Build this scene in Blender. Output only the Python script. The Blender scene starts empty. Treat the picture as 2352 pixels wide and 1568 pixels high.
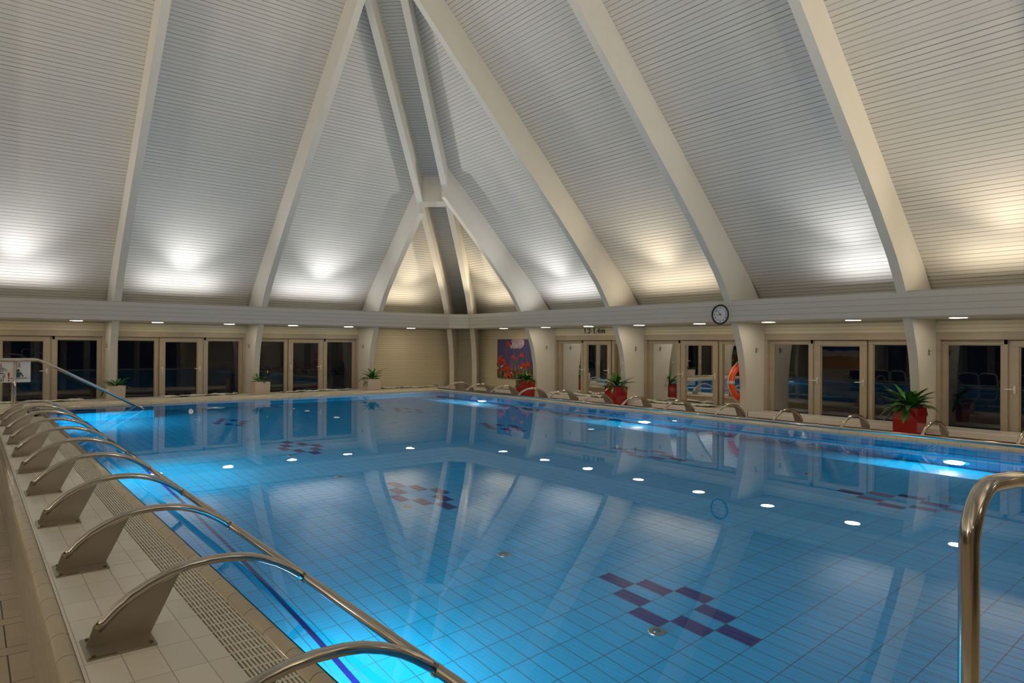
import bpy, math, random
from mathutils import Vector, Matrix
random.seed(7)
S = bpy.context.scene
COL = S.collection
# ---------------------------------------------------------------- camera
F, IW, IH = 1568.0, 2352, 1568
roll = math.atan(.0065)
pitch = math.atan((783 + .0065 * (1176 + 75) - 784) * math.cos(roll) / F)
ua = math.radians(51.42)
f0 = Vector((math.cos(ua), math.sin(ua), 0)); r0 = Vector((math.sin(ua), -math.cos(ua), 0)); u0 = Vector((0, 0, 1))
fw = f0 * math.cos(pitch) + u0 * math.sin(pitch)
up_ = u0 * math.cos(pitch) - f0 * math.sin(pitch)
Rt = r0 * math.cos(roll) + up_ * math.sin(roll)
Up = up_ * math.cos(roll) - r0 * math.sin(roll)
cd = bpy.data.cameras.new('camera'); cam = bpy.data.objects.new('camera', cd); COL.objects.link(cam)
cd.sensor_width = 36; cd.lens = 36 * F / IW; cd.clip_start = .05; cd.clip_end = 200
M = Matrix((Rt, Up, -fw)).transposed().to_4x4(); M.translation = Vector((0, 0, 1.25))
cam.matrix_world = M
S.camera = cam
# ---------------------------------------------------------------- world, exposure
w = bpy.data.worlds.new('night'); S.world = w; w.use_nodes = True
w.node_tree.nodes['Background'].inputs[0].default_value = (.004, .006, .012, 1)
w.node_tree.nodes['Background'].inputs[1].default_value = .3
S.view_settings.view_transform = 'Standard'; S.view_settings.look = 'None'
S.view_settings.gamma = 1; S.view_settings.use_curve_mapping = False
S.view_settings.exposure = 0.0
c = S.cycles
c.max_bounces = 6; c.diffuse_bounces = 3; c.glossy_bounces = 4; c.transmission_bounces = 5; c.transparent_max_bounces = 6
c.use_adaptive_sampling = True; c.adaptive_threshold = .07
c.sample_clamp_indirect = 4.0; c.blur_glossy = 0.6
c.caustics_reflective = True; c.caustics_refractive = True
try: c.use_denoising = True
except Exception: pass

WX, WY, LX, NY = 12.5, 17.9, -7.5, -2.7      # the four wall planes
FZ = -.5                                     # floor outside the pool surround
RT = .14                                     # rib thickness
RIBX = [8.69, 5.56, 2.44, -.69, -3.80]       # lower edge of ribs on the two x running walls
RIBY = [13.79, 10.65, 7.54, 4.44, 1.33]
PX0, PX1, PY0, PY1 = 1.08, 9.87, .70, 15.40  # water
# ---------------------------------------------------------------- lights
def lamp(name, typ, loc, energy, color, rot=None, **k):
    d = bpy.data.lights.new(name, typ); d.energy = energy; d.color = color
    for a, b in k.items(): setattr(d, a, b)
    o = bpy.data.objects.new(name, d); o.location = loc; COL.objects.link(o)
    if rot is not None: o.rotation_euler = Vector(rot).to_track_quat('-Z', 'Y').to_euler()
    return o
WARM, COOL = (1, .85, .62), (.97, .98, 1.0)
UP = 12
UPB = 200
FL = 420
def uplight(side, u, col, e=1., L=1.5):
    """linear uplight lying on the ring beam, and its narrow grazing beam up the slope"""
    inw = {'right': Vector((-1, 0, 0)), 'left': Vector((1, 0, 0)), 'back': Vector((0, -1, 0)), 'front': Vector((0, 1, 0))}[side]
    pos = {'right': (WX - .80, u), 'left': (LX + .80, u), 'back': (u, WY - .80), 'front': (u, NY + .80)}[side]
    alng = Vector((0, 0, 1)).cross(inw)
    z = (-(inw * .35 + Vector((0, 0, 1)))).normalized(); x = alng; y = z.cross(x)
    d = bpy.data.lights.new('uplight', 'AREA'); d.shape = 'RECTANGLE'; d.size = L; d.size_y = .12; d.energy = UP * e; d.color = col
    o = bpy.data.objects.new('uplight', d); COL.objects.link(o)
    M_ = Matrix((x, y, z)).transposed().to_4x4(); M_.translation = Vector((*pos, 2.16)); o.matrix_world = M_
    q = Vector((*pos, 2.18)) + inw * .02
    lamp('uplight_beam', 'SPOT', q, UPB * e, col, rot=inw * 1.18 + Vector((0, 0, 1)), spot_size=math.radians(92), spot_blend=1.0, shadow_soft_size=.12)
for y, cc, e, L in ((3.15, WARM, 1, 1.7), (5.35, COOL, .8, 1.0), (9.25, WARM, 1.2, 2.0), (12.5, COOL, 1.1, 1.8), (15.3, WARM, .8, 1.6), (0, WARM, 1, 1.5)): uplight('right', y, cc, e, L)
for x, cc, e, L in ((9.75, WARM, .8, 1.3), (7.2, COOL, 1.15, 2.0), (3.9, COOL, 1.1, 1.6), (.75, COOL, 1, 1.5), (-2.4, COOL, 1, 1.5), (-5.4, WARM, 1, 1.5)): uplight('back', x, cc, e, L)
for y, cc in ((14.5, COOL), (9.3, WARM), (6., COOL), (3., COOL), (-.5, WARM)): uplight('left', y, cc, 1.3)
for x, cc in ((-4, COOL), (1.5, WARM), (6, COOL), (10, WARM)): uplight('front', x, cc, 1.3)
for p, d, e in (((LX + 1.0, 2., 2.25), (1, .15, .62), 1.), ((LX + 1.0, 8., 2.25), (1, .1, .62), 1.), ((LX + 1.0, 13., 2.25), (1, .0, .62), 1.),
                ((-3., NY + 1., 2.25), (.1, 1, .60), 1.), ((3., NY + 1., 2.25), (.1, 1, .60), 1.), ((9., NY + 1., 2.25), (-.1, 1, .60), 1.)):
    lamp('fill_flood', 'SPOT', p, FL * e, (1, .86, .66), rot=d, spot_size=math.radians(120), spot_blend=1.0, shadow_soft_size=.12)  # unseen floods, added as warm fill for the upper ceiling
UW = 82
for side, xx in ((1, PX1 - .10), (-1, PX0 + .10)):
    for y in (3.27, 8.35, 13.45):
        z = -1.28 if side > 0 else -.95
        lamp('underwater_spot', 'AREA', (xx, y, z), UW * (.6 if side < 0 and y < 5 else 1), (.72, .90, 1.0), rot=(-side, 0, -.12), shape='DISK', size=.22)
# ---------------------------------------------------------------- materials
def mat(name, color, rough=.5, metal=0., spec=.5, emit=None, estr=0., coat=0., noise=0., nscale=8, bump=0., bscale=40):
    m = bpy.data.materials.new(name); m.use_nodes = True
    nt = m.node_tree; b = nt.nodes['Principled BSDF']
    b.inputs['Base Color'].default_value = (*color, 1); b.inputs['Roughness'].default_value = rough
    b.inputs['Metallic'].default_value = metal; b.inputs['Specular IOR Level'].default_value = spec
    if coat: b.inputs['Coat Weight'].default_value = coat; b.inputs['Coat Roughness'].default_value = .08
    if emit: b.inputs['Emission Color'].default_value = (*emit, 1); b.inputs['Emission Strength'].default_value = estr
    if noise or bump:
        tc = nt.nodes.new('ShaderNodeTexCoord')
    if noise:
        n = nt.nodes.new('ShaderNodeTexNoise'); n.inputs['Scale'].default_value = nscale; n.inputs['Detail'].default_value = 5
        nt.links.new(tc.outputs['Object'], n.inputs['Vector'])
        mx = nt.nodes.new('ShaderNodeMix'); mx.data_type = 'RGBA'
        mx.inputs['A'].default_value = (*[v * (1 - noise) for v in color], 1)
        mx.inputs['B'].default_value = (*[min(1, v * (1 + noise)) for v in color], 1)
        nt.links.new(n.outputs['Fac'], mx.inputs['Factor']); nt.links.new(mx.outputs['Result'], b.inputs['Base Color'])
    if bump:
        n = nt.nodes.new('ShaderNodeTexNoise'); n.inputs['Scale'].default_value = bscale
        nt.links.new(tc.outputs['Object'], n.inputs['Vector'])
        bp = nt.nodes.new('ShaderNodeBump'); bp.inputs['Strength'].default_value = bump; bp.inputs['Distance'].default_value = .02
        nt.links.new(n.outputs['Fac'], bp.inputs['Height']); nt.links.new(bp.outputs['Normal'], b.inputs['Normal'])
    return m
class NB:
    """tiny node helper: values are sockets or floats"""
    def __init__(s, m): s.nt = m.node_tree
    def put(s, sock, v):
        if isinstance(v, (int, float)): sock.default_value = v
        elif isinstance(v, tuple): sock.default_value = v
        else: s.nt.links.new(v, sock)
    def op(s, o, a, b=0., cc=0.):
        n = s.nt.nodes.new('ShaderNodeMath'); n.operation = o
        s.put(n.inputs[0], a); s.put(n.inputs[1], b)
        if o in ('COMPARE', 'SMOOTH_MIN', 'MULTIPLY_ADD', 'WRAP'): s.put(n.inputs[2], cc)
        return n.outputs[0]
    def mix(s, f, a, b):
        n = s.nt.nodes.new('ShaderNodeMix'); n.data_type = 'RGBA'
        s.put(n.inputs['Factor'], f); s.put(n.inputs['A'], a); s.put(n.inputs['B'], b); return n.outputs['Result']
    def near(s, v, off, period, wid):   # 1 close to v == off (mod period)
        q = s.op('DIVIDE', s.op('SUBTRACT', v, off), period)
        fr = s.op('FRACT', s.op('ADD', q, .5))
        return s.op('LESS_THAN', s.op('ABSOLUTE', s.op('SUBTRACT', fr, .5)), wid / 2 / period)
    def cell(s, v, off, period): return s.op('FLOOR', s.op('DIVIDE', s.op('SUBTRACT', v, off), period))
    def white(s, a, b):
        cb = s.nt.nodes.new('ShaderNodeCombineXYZ'); s.put(cb.inputs[0], a); s.put(cb.inputs[1], b)
        n = s.nt.nodes.new('ShaderNodeTexWhiteNoise'); n.noise_dimensions = '2D'; s.nt.links.new(cb.outputs[0], n.inputs['Vector'])
        return n.outputs['Value']
    def bump(s, h, strength, dist=.01):
        n = s.nt.nodes.new('ShaderNodeBump'); n.inputs['Strength'].default_value = strength; n.inputs['Distance'].default_value = dist
        s.put(n.inputs['Height'], h); return n.outputs['Normal']
    def noise(s, vec, scale, detail=4):
        n = s.nt.nodes.new('ShaderNodeTexNoise'); n.inputs['Scale'].default_value = scale; n.inputs['Detail'].default_value = detail
        s.nt.links.new(vec, n.inputs['Vector']); return n.outputs['Fac']
def boards(name, color, period, gap=.007, dark=.35, rough=.55, off=0.):
    """painted tongue and groove boards, UV.y in metres across the boards"""
    m = mat(name, color, rough); nb = NB(m); nt = m.node_tree; b = nt.nodes['Principled BSDF']
    uv = nt.nodes.new('ShaderNodeUVMap'); sp = nt.nodes.new('ShaderNodeSeparateXYZ'); nt.links.new(uv.outputs[0], sp.inputs[0])
    u, v = sp.outputs[0], sp.outputs[1]
    g = nb.near(v, off, period, gap)
    row = nb.cell(v, off, period)
    wn = nb.white(row, 3.)
    depth = nb.op('MULTIPLY', g, nb.op('MULTIPLY_ADD', wn, .5, .5))
    cb = nt.nodes.new('ShaderNodeCombineXYZ'); nb.put(cb.inputs[0], nb.op('MULTIPLY', u, .5)); nb.put(cb.inputs[1], nb.op('MULTIPLY', row, 1.7))
    st = nb.noise(cb.outputs[0], 1.0, 3)
    depth = nb.op('MULTIPLY', depth, nb.op('MULTIPLY_ADD', st, .9, .45))
    c1 = nb.mix(wn, (*[x * .965 for x in color], 1), (*[min(1, x * 1.03) for x in color], 1))
    cc = nb.mix(depth, c1, (*[x * dark * k for x, k in zip(color, (1, .93, .8))], 1))
    nt.links.new(cc, b.inputs['Base Color'])
    nt.links.new(nb.bump(nb.op('SUBTRACT', 1, g), .5, .006), b.inputs['Normal'])
    return m
def tiles(name, color, ax, sizes, offs=(0, 0), joint=.005, jcol=(.1, .09, .08), rough=.2, var=.05, spec=.5):
    m = mat(name, color, rough, spec=spec); nb = NB(m); nt = m.node_tree; b = nt.nodes['Principled BSDF']
    ge = nt.nodes.new('ShaderNodeNewGeometry'); sp = nt.nodes.new('ShaderNodeSeparateXYZ'); nt.links.new(ge.outputs['Position'], sp.inputs[0])
    a, d = sp.outputs[ax[0]], sp.outputs[ax[1]]
    j = nb.op('MAXIMUM', nb.near(a, offs[0], sizes[0], joint), nb.near(d, offs[1], sizes[1], joint))
    wn = nb.white(nb.cell(a, offs[0], sizes[0]), nb.cell(d, offs[1], sizes[1]))
    c1 = nb.mix(wn, (*[x * (1 - var) for x in color], 1), (*[min(1, x * (1 + var)) for x in color], 1))
    nt.links.new(nb.mix(j, c1, (*jcol, 1)), b.inputs['Base Color'])
    nt.links.new(nb.bump(nb.op('SUBTRACT', 1, j), .25, .004), b.inputs['Normal'])
    return m
PAINT = (.66, .63, .56)
m_paint = mat('cream_paint', PAINT, .5, noise=.04, nscale=3)
m_ceil = boards('ceiling_boards', (.62, .60, .555), .079, gap=.010, dark=.18)
m_clap = boards('wall_boards', (.66, .60, .44), .065, gap=.007, dark=.45)
m_beam = boards('beam_boards', (.50, .485, .45), .0985, gap=.007, dark=.38, off=.106)
m_frame = mat('window_paint', (.40, .335, .245), .45, noise=.14, nscale=5)
m_steel = mat('stainless_steel', (.56, .51, .45), .13, metal=1.0)
m_sheet = mat('brushed_steel', (.38, .335, .28), .36, metal=.85, noise=.08, nscale=6)
m_rust = mat('rust_stain', (.14, .09, .03), .8)
m_white = mat('white_plastic', (.74, .72, .68), .25)
m_black = mat('black_plastic', (.012, .012, .02), .35)
m_dark = mat('dark_grey', (.06, .055, .05), .6)
m_red = mat('red_gloss', (.36, .006, .010), .07, spec=.6, coat=.5)
m_potw = mat('cream_gloss', (.66, .57, .47), .18, coat=.3)
m_soil = mat('potting_soil', (.03, .02, .012), .9, noise=.3, nscale=40)
def leafmat(name, c1):
    return mat(name, c1, .35, noise=.45, nscale=14)
m_leaf = leafmat('leaf_green', (.03, .17, .015)); m_leaf2 = leafmat('leaf_dark', (.02, .12, .02))
m_flower = mat('flower_cream', (.75, .75, .45), .5)
m_marble = mat('stone_slab', (.74, .70, .66), .25, noise=.12, nscale=7)
m_base = mat('bench_base', (.12, .10, .07), .8)
m_orange = mat('life_ring_orange', (.80, .085, .015), .35)
m_band = mat('reflective_band', (.60, .58, .52), .3)
m_rope = mat('white_rope', (.75, .72, .66), .7)
m_led = mat('led_panel', (1, 1, 1), .4, emit=(1, .80, .50), estr=34)
m_ledc = mat('led_panel_cool', (1, 1, 1), .4, emit=(1, .90, .72), estr=30)
m_uw = mat('underwater_lens', (1, 1, 1), .3, emit=(.75, .88, 1), estr=30)
m_num = mat('sign_green', (.012, .035, .02), .5)
m_sred = mat('sign_red', (.50, .01, .02), .5)
m_sdark = mat('sign_dark', (.012, .03, .035), .5)
m_sgreen = mat('sign_teal', (.004, .07, .045), .5)
m_water_ln = mat('sign_grey', (.10, .14, .13), .5)
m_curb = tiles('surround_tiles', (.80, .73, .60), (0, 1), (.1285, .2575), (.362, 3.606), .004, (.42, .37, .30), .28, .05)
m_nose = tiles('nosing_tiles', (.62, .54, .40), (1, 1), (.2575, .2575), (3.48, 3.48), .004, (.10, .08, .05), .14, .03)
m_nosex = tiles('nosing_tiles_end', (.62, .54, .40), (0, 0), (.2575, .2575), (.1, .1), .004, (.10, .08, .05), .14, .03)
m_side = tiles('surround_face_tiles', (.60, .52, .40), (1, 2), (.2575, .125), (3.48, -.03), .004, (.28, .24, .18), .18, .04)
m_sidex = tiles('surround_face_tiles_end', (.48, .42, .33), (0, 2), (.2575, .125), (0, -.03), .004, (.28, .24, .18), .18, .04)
m_grate = mat('grate_plastic', (.78, .71, .57), .4)
m_chan = mat('gutter_channel', (.04, .03, .02), .8)
BLUE = (.004, .37, .64)
m_pf = tiles('pool_floor_tiles', BLUE, (0, 1), (.12, .25), (3.63, 2.27), .006, (.035, .12, .15), .3, .05)
m_pwx = tiles('pool_wall_tiles', BLUE, (1, 2), (.125, .62), (3.05, -.02), .005, (.02, .09, .14), .3, .05)
m_pwy = tiles('pool_wall_tiles_end', BLUE, (0, 2), (.125, .62), (0, -.02), .005, (.02, .09, .14), .3, .05)
m_navy = mat('navy_tile', (.004, .014, .17), .25)
m_navy2 = mat('dark_stripe_tile', (.004, .006, .13), .3)
def floor_mat():
    m = mat('floor_tiles', (.46, .38, .27), .5); nb = NB(m); nt = m.node_tree; b = nt.nodes['Principled BSDF']
    ge = nt.nodes.new('ShaderNodeNewGeometry'); sp = nt.nodes.new('ShaderNodeSeparateXYZ'); nt.links.new(ge.outputs['Position'], sp.inputs[0])
    x, y = sp.outputs[0], sp.outputs[1]
    j = nb.op('MAXIMUM', nb.near(y, 5.239, .51, .007), nb.near(y, 5.359, .51, .006))
    t = nb.op('FRACT', nb.op('DIVIDE', nb.op('SUBTRACT', y, 5.239), .51))
    strip = nb.op('LESS_THAN', t, .235)
    big = nb.op('SUBTRACT', 1, strip)
    vj = nb.op('MAXIMUM', nb.near(x, .188, .51, .008), nb.near(x, .310, .51, .006))
    j = nb.op('MAXIMUM', j, nb.op('MULTIPLY', big, vj))
    wn = nb.white(nb.cell(x, .188, .51), nb.cell(y, 5.239, .255))
    c1 = nb.mix(wn, (.58, .48, .34, 1), (.66, .55, .40, 1))
    nt.links.new(nb.mix(j, c1, (.10, .07, .04, 1)), b.inputs['Base Color'])
    nt.links.new(nb.bump(nb.op('SUBTRACT', 1, j), .4, .004), b.inputs['Normal'])
    return m
m_floor = floor_mat()
def glass_mat():
    m = bpy.data.materials.new('window_glass'); m.use_nodes = True; nt = m.node_tree; nt.nodes.clear()
    o = nt.nodes.new('ShaderNodeOutputMaterial'); mx = nt.nodes.new('ShaderNodeMixShader')
    t = nt.nodes.new('ShaderNodeBsdfTransparent'); g = nt.nodes.new('ShaderNodeBsdfGlossy'); fr = nt.nodes.new('ShaderNodeFresnel')
    t.inputs[0].default_value = (.8, .86, .84, 1); g.inputs['Roughness'].default_value = 0.0; fr.inputs[0].default_value = 1.95
    nt.links.new(fr.outputs[0], mx.inputs[0]); nt.links.new(t.outputs[0], mx.inputs[1]); nt.links.new(g.outputs[0], mx.inputs[2])
    nt.links.new(mx.outputs[0], o.inputs[0]); return m
m_glass = glass_mat()
def water_mat():
    m = bpy.data.materials.new('pool_water'); m.use_nodes = True; nt = m.node_tree; nt.nodes.clear()
    o = nt.nodes.new('ShaderNodeOutputMaterial'); g = nt.nodes.new('ShaderNodeBsdfRefraction'); gl = nt.nodes.new('ShaderNodeBsdfGlossy')
    g.inputs['IOR'].default_value = 1.333; g.inputs['Roughness'].default_value = 0; g.inputs['Color'].default_value = (.95, 1, 1, 1)
    gl.inputs['Roughness'].default_value = 0; fr = nt.nodes.new('ShaderNodeFresnel'); fr.inputs[0].default_value = 1.5; mx = nt.nodes.new('ShaderNodeMixShader')
    nt.links.new(fr.outputs[0], mx.inputs[0]); nt.links.new(g.outputs[0], mx.inputs[1]); nt.links.new(gl.outputs[0], mx.inputs[2])
    ge = nt.nodes.new('ShaderNodeNewGeometry'); mp = nt.nodes.new('ShaderNodeMapping'); nt.links.new(ge.outputs['Position'], mp.inputs[0])
    n = nt.nodes.new('ShaderNodeTexNoise'); n.inputs['Scale'].default_value = 1.6; n.inputs['Detail'].default_value = 2
    nt.links.new(mp.outputs[0], n.inputs['Vector'])
    b = nt.nodes.new('ShaderNodeBump'); b.inputs['Strength'].default_value = .05; b.inputs['Distance'].default_value = .012
    nt.links.new(n.outputs['Fac'], b.inputs['Height']); nt.links.new(b.outputs[0], g.inputs['Normal']); nt.links.new(b.outputs[0], gl.inputs['Normal'])
    nt.links.new(mx.outputs[0], o.inputs[0]); return m
m_water = water_mat()
def towel_mat():
    m = mat('towel_pattern', (.7, .68, .58), .9); nb = NB(m); nt = m.node_tree; b = nt.nodes['Principled BSDF']
    tc = nt.nodes.new('ShaderNodeTexCoord'); v = nt.nodes.new('ShaderNodeTexVoronoi'); v.inputs['Scale'].default_value = 9
    nt.links.new(tc.outputs['Object'], v.inputs['Vector'])
    r = nt.nodes.new('ShaderNodeValToRGB'); r.color_ramp.interpolation = 'CONSTANT'
    sp = nt.nodes.new('ShaderNodeSeparateColor'); nt.links.new(v.outputs['Color'], sp.inputs[0])
    e = r.color_ramp.elements; e[0].color = (.72, .70, .60, 1); e[1].position = .52; e[1].color = (.14, .22, .30, 1)
    q = e.new(.68); q.color = (.50, .55, .30, 1); q = e.new(.8); q.color = (.70, .69, .62, 1)
    nt.links.new(sp.outputs[0], r.inputs[0]); nt.links.new(r.outputs[0], b.inputs['Base Color']); return m
m_towel = towel_mat()
# ---------------------------------------------------------------- mesh helpers
class MB:
    def __init__(s): s.v = []; s.f = []; s.m = []; s.uv = []; s.sm = []
    def poly(s, pts, mi=0, uv=None, smooth=False):
        i = len(s.v); s.v += [tuple(p) for p in pts]; s.f.append(tuple(range(i, i + len(pts)))); s.m.append(mi)
        s.uv.append(uv or [(0, 0)] * len(pts)); s.sm.append(smooth)
    def box(s, a, b, mi=0, T=None, uvax=None):
        x0, y0, z0 = a; x1, y1, z1 = b
        P = [Vector(p) for p in ((x0, y0, z0), (x1, y0, z0), (x1, y1, z0), (x0, y1, z0), (x0, y0, z1), (x1, y0, z1), (x1, y1, z1), (x0, y1, z1))]
        i = len(s.v)
        for p in P: s.v.append(tuple(T(p) if T else p))
        for q in ((0, 3, 2, 1), (4, 5, 6, 7), (0, 1, 5, 4), (1, 2, 6, 5), (2, 3, 7, 6), (3, 0, 4, 7)):
            s.f.append(tuple(i + k for k in q)); s.m.append(mi); s.sm.append(False)
            s.uv.append([(P[k][uvax[0]], P[k][uvax[1]]) if uvax else (0, 0) for k in q])
    def tube(s, pts, r, n=10, mi=0, caps=True, closed=False):
        pts = [Vector(p) for p in pts]; N = len(pts); base = len(s.v)
        prev = None
        for k, p in enumerate(pts):
            if closed: t = (pts[(k + 1) % N] - pts[k - 1]).normalized()
            else: t = (pts[min(k + 1, N - 1)] - pts[max(k - 1, 0)]).normalized()
            if prev is None:
                a = Vector((0, 0, 1)) if abs(t.z) < .9 else Vector((1, 0, 0)); x = t.cross(a).normalized()
            else: x = (prev - t * prev.dot(t)).normalized()
            prev = x; y = t.cross(x); rr = r[k] if isinstance(r, (list, tuple)) else r
            for j in range(n):
                an = 2 * math.pi * j / n; s.v.append(tuple(p + (x * math.cos(an) + y * math.sin(an)) * rr))
        for k in range(N if closed else N - 1):
            k2 = (k + 1) % N
            for j in range(n):
                s.f.append((base + k * n + j, base + k * n + (j + 1) % n, base + k2 * n + (j + 1) % n, base + k2 * n + j))
                s.m.append(mi); s.uv.append([(0, 0)] * 4); s.sm.append(True)
        if caps and not closed:
            for k in (0, N - 1):
                s.f.append(tuple(base + k * n + j for j in (range(n) if k else reversed(range(n))))); s.m.append(mi); s.uv.append([(0, 0)] * n); s.sm.append(False)
    def disc(s, c, ax, r, n=32, mi=0, r2=None, h=0.):
        """cylinder of height h along ax from c"""
        c = Vector(c); ax = Vector(ax).normalized(); a = Vector((0, 0, 1)) if abs(ax.z) < .9 else Vector((1, 0, 0))
        x = ax.cross(a).normalized(); y = ax.cross(x); r2 = r if r2 is None else r2
        A = [c + (x * math.cos(2 * math.pi * j / n) + y * math.sin(2 * math.pi * j / n)) * r for j in range(n)]
        B = [c + ax * h + (x * math.cos(2 * math.pi * j / n) + y * math.sin(2 * math.pi * j / n)) * r2 for j in range(n)]
        s.poly(B, mi)
        if h:
            s.poly(list(reversed(A)), mi)
            for j in range(n): s.poly((A[j], A[(j + 1) % n], B[(j + 1) % n], B[j]), mi, smooth=True)
    def prism(s, pts, off, mi=0, uv=None):
        """polygon pts extruded by vector off"""
        pts = [Vector(p) for p in pts]; off = Vector(off); q = [p + off for p in pts]; n = len(pts)
        s.poly(list(reversed(pts)), mi); s.poly(q, mi)
        for k in range(n): s.poly((pts[k], pts[(k + 1) % n], q[(k + 1) % n], q[k]), mi)
    def build(s, name, mats, parent=None, bevel=0., merge=False, loc=None):
        me = bpy.data.meshes.new(name)
        vs = s.v
        if loc is not None: vs = [(a - loc[0], b - loc[1], d - loc[2]) for a, b, d in vs]
        me.from_pydata(vs, [], s.f)
        for mm in (mats if isinstance(mats, (list, tuple)) else [mats]): me.materials.append(mm)
        for p, mi, sm in zip(me.polygons, s.m, s.sm): p.material_index = mi; p.use_smooth = sm
        ul = me.uv_layers.new(name='UVMap')
        k = 0
        for p, u in zip(me.polygons, s.uv):
            for q in u: ul.data[k].uv = q; k += 1
        me.update()
        o = bpy.data.objects.new(name, me); COL.objects.link(o)
        if loc is not None: o.location = loc
        if parent: o.parent = parent
        if bevel:
            b = o.modifiers.new('bevel', 'BEVEL'); b.width = bevel; b.segments = 2; b.limit_method = 'ANGLE'; b.angle_limit = math.radians(40)
        return o
def tag(o, label=None, cat=None, group=None, kind=None):
    if label: o['label'] = label
    if cat: o['category'] = cat
    if group: o['group'] = group
    if kind: o['kind'] = kind
    return o
def empty(name, loc, rz=0., label=None, cat=None, group=None, kind=None):
    o = bpy.data.objects.new(name, None); COL.objects.link(o); o.location = loc; o.rotation_euler = (0, 0, rz); o.empty_display_size = .2
    return tag(o, label, cat, group, kind)
def copy_tree(o, parent=None):
    d = o.copy(); COL.objects.link(d); d.parent = parent
    for ch in list(o.children): copy_tree(ch, d)
    return d
# frame of each wall: u runs along the wall, w points outward, z up
WALL = {'right': lambda p: Vector((WX + p[1], p[0], p[2])), 'back': lambda p: Vector((p[0], WY + p[1], p[2])),
        'left': lambda p: Vector((LX - p[1], p[0], p[2])), 'front': lambda p: Vector((p[0], NY - p[1], p[2]))}
def zc(o): return 2.06 + .98 * o              # ceiling height at offset o from the wall
CH = .35                                      # half width in u of the corner strips
# ---------------------------------------------------------------- ceiling (four board slopes and four corner strips)
SL = math.sqrt(1 + .98 ** 2)
APX, APY = (WX + LX) / 2, (WY + NY) / 2
def slope(side, lo, hi, half):
    mb = MB(); T = WALL[side]; n = 24
    for k in range(n):
        o0, o1 = half * k / n, half * (k + 1) / n
        q = []
        for (o, e) in ((o0, 0), (o0, 1), (o1, 1), (o1, 0)):
            u = (lo + min(o, (hi - lo) / 2)) if e == 0 else (hi - min(o, (hi - lo) / 2))
            q.append((T((u, -o, zc(o))), (u, o * SL)))
        mb.poly([a for a, _ in q], 0, [b for _, b in q])
    return mb
for side, lo, hi in (('right', NY, WY), ('left', NY, WY), ('back', LX, WX), ('front', LX, WX)):
    half = (WX - LX) / 2 if side in ('right', 'left') else (WY - NY) / 2
    tag(slope(side, lo, hi, half).build('ceiling', m_ceil), kind='structure')
CORN = {('right', 'back'): (WX, WY, -1, -1), ('left', 'back'): (LX, WY, 1, -1), ('right', 'front'): (WX, NY, -1, 1), ('left', 'front'): (LX, NY, 1, 1)}
for key, (cx, cy, sx, sy) in CORN.items():
    mb = MB()
    for k in range(20):
        o0, o1 = .0 + 9.6 * k / 20, .0 + 9.6 * (k + 1) / 20
        a = CH
        def P(o, e):
            return Vector((cx + sx * (o + (a if e else 0)), cy + sy * (o + (0 if e else a)), zc(o) - .002))
        def uvq(o, e): return (e * .5, o * SL * 1.35)
        mb.poly((P(o0, 0), P(o0, 1), P(o1, 1), P(o1, 0)), 0, (uvq(o0, 0), uvq(o0, 1), uvq(o1, 1), uvq(o1, 0)))
    tag(mb.build('ceiling_corner', m_ceil), kind='structure')
# ---------------------------------------------------------------- arched ribs
INNER = [(.645, FZ), (.645, .45), (.665, .65), (.69, .82), (.72, 1.0), (.76, 1.17), (.81, 1.32), (.86, 1.42), (.91, 1.57), (.97, 1.72), (1.07, 1.92), (1.2, 2.12), (1.35, 2.36), (1.52, 2.6),
         (1.69, 2.8), (1.87, 3.0), (2.09, 3.25), (2.33, 3.5), (2.57, 3.75), (2.81, 4.0), (3.36, 4.55), (4.2, 5.4), (5.28, 6.5), (6.42, 7.67), (9.9, 11.2)]
def zin(o):
    for (a, b), (a2, b2) in zip(INNER[1:], INNER[2:]):
        if a <= o <= a2: return b + (b2 - b) * (o - a) / max(1e-6, a2 - a)
    return INNER[-1][1]
def rib_profile(omax):
    inn = [p for p in INNER if p[0] < omax] + [(omax, zin(omax))]
    return inn + [(omax, zc(omax) + .03), (.0, zc(0) + .03), (-.0, FZ)]
def rib_mesh(T, u0, omax):
    mb = MB(); pr = rib_profile(omax); n = len(pr); ni = n - 3
    A = [T((u0, -o, z)) for o, z in pr]; B = [T((u0 + RT, -o, z)) for o, z in pr]
    for k in range(n): mb.poly((A[k], B[k], B[(k + 1) % n], A[(k + 1) % n]), 0, smooth=0 < k < ni - 1)
    # side faces as strips between the inner edge and the outer edge
    for L, s in ((A, 0), (B, 1)):
        for k in range(ni - 1):
            def outer(o, z):
                return z if False else None
            (o0, z0), (o1, z1) = pr[k], pr[k + 1]
            def out(o, z):      # matching point on the outer edge
                if z < 2.06 and o < 1.17: return (0., z)
                q = max(0., (z - 2.06) / .98 * 0 + (o + (z - 2.06)) / 1.98 - .02); q = (o * 1 + (z - 2.06) * .98) / (1 + .98 ** 2); return (max(0, q), zc(max(0, q)) + .03)
            p = [(o0, z0), (o1, z1), out(o1, z1), out(o0, z0)]
            if k == ni - 2: p[2] = (omax, zc(omax) + .03)
            q = [T((u0 + RT * s, -a, b)) for a, b in p]
            if s: q.reverse()
            mb.poly(q, 0)
        # cap triangle up to the ceiling at omax handled by the last strip
    return mb
rib_no = 0
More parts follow.
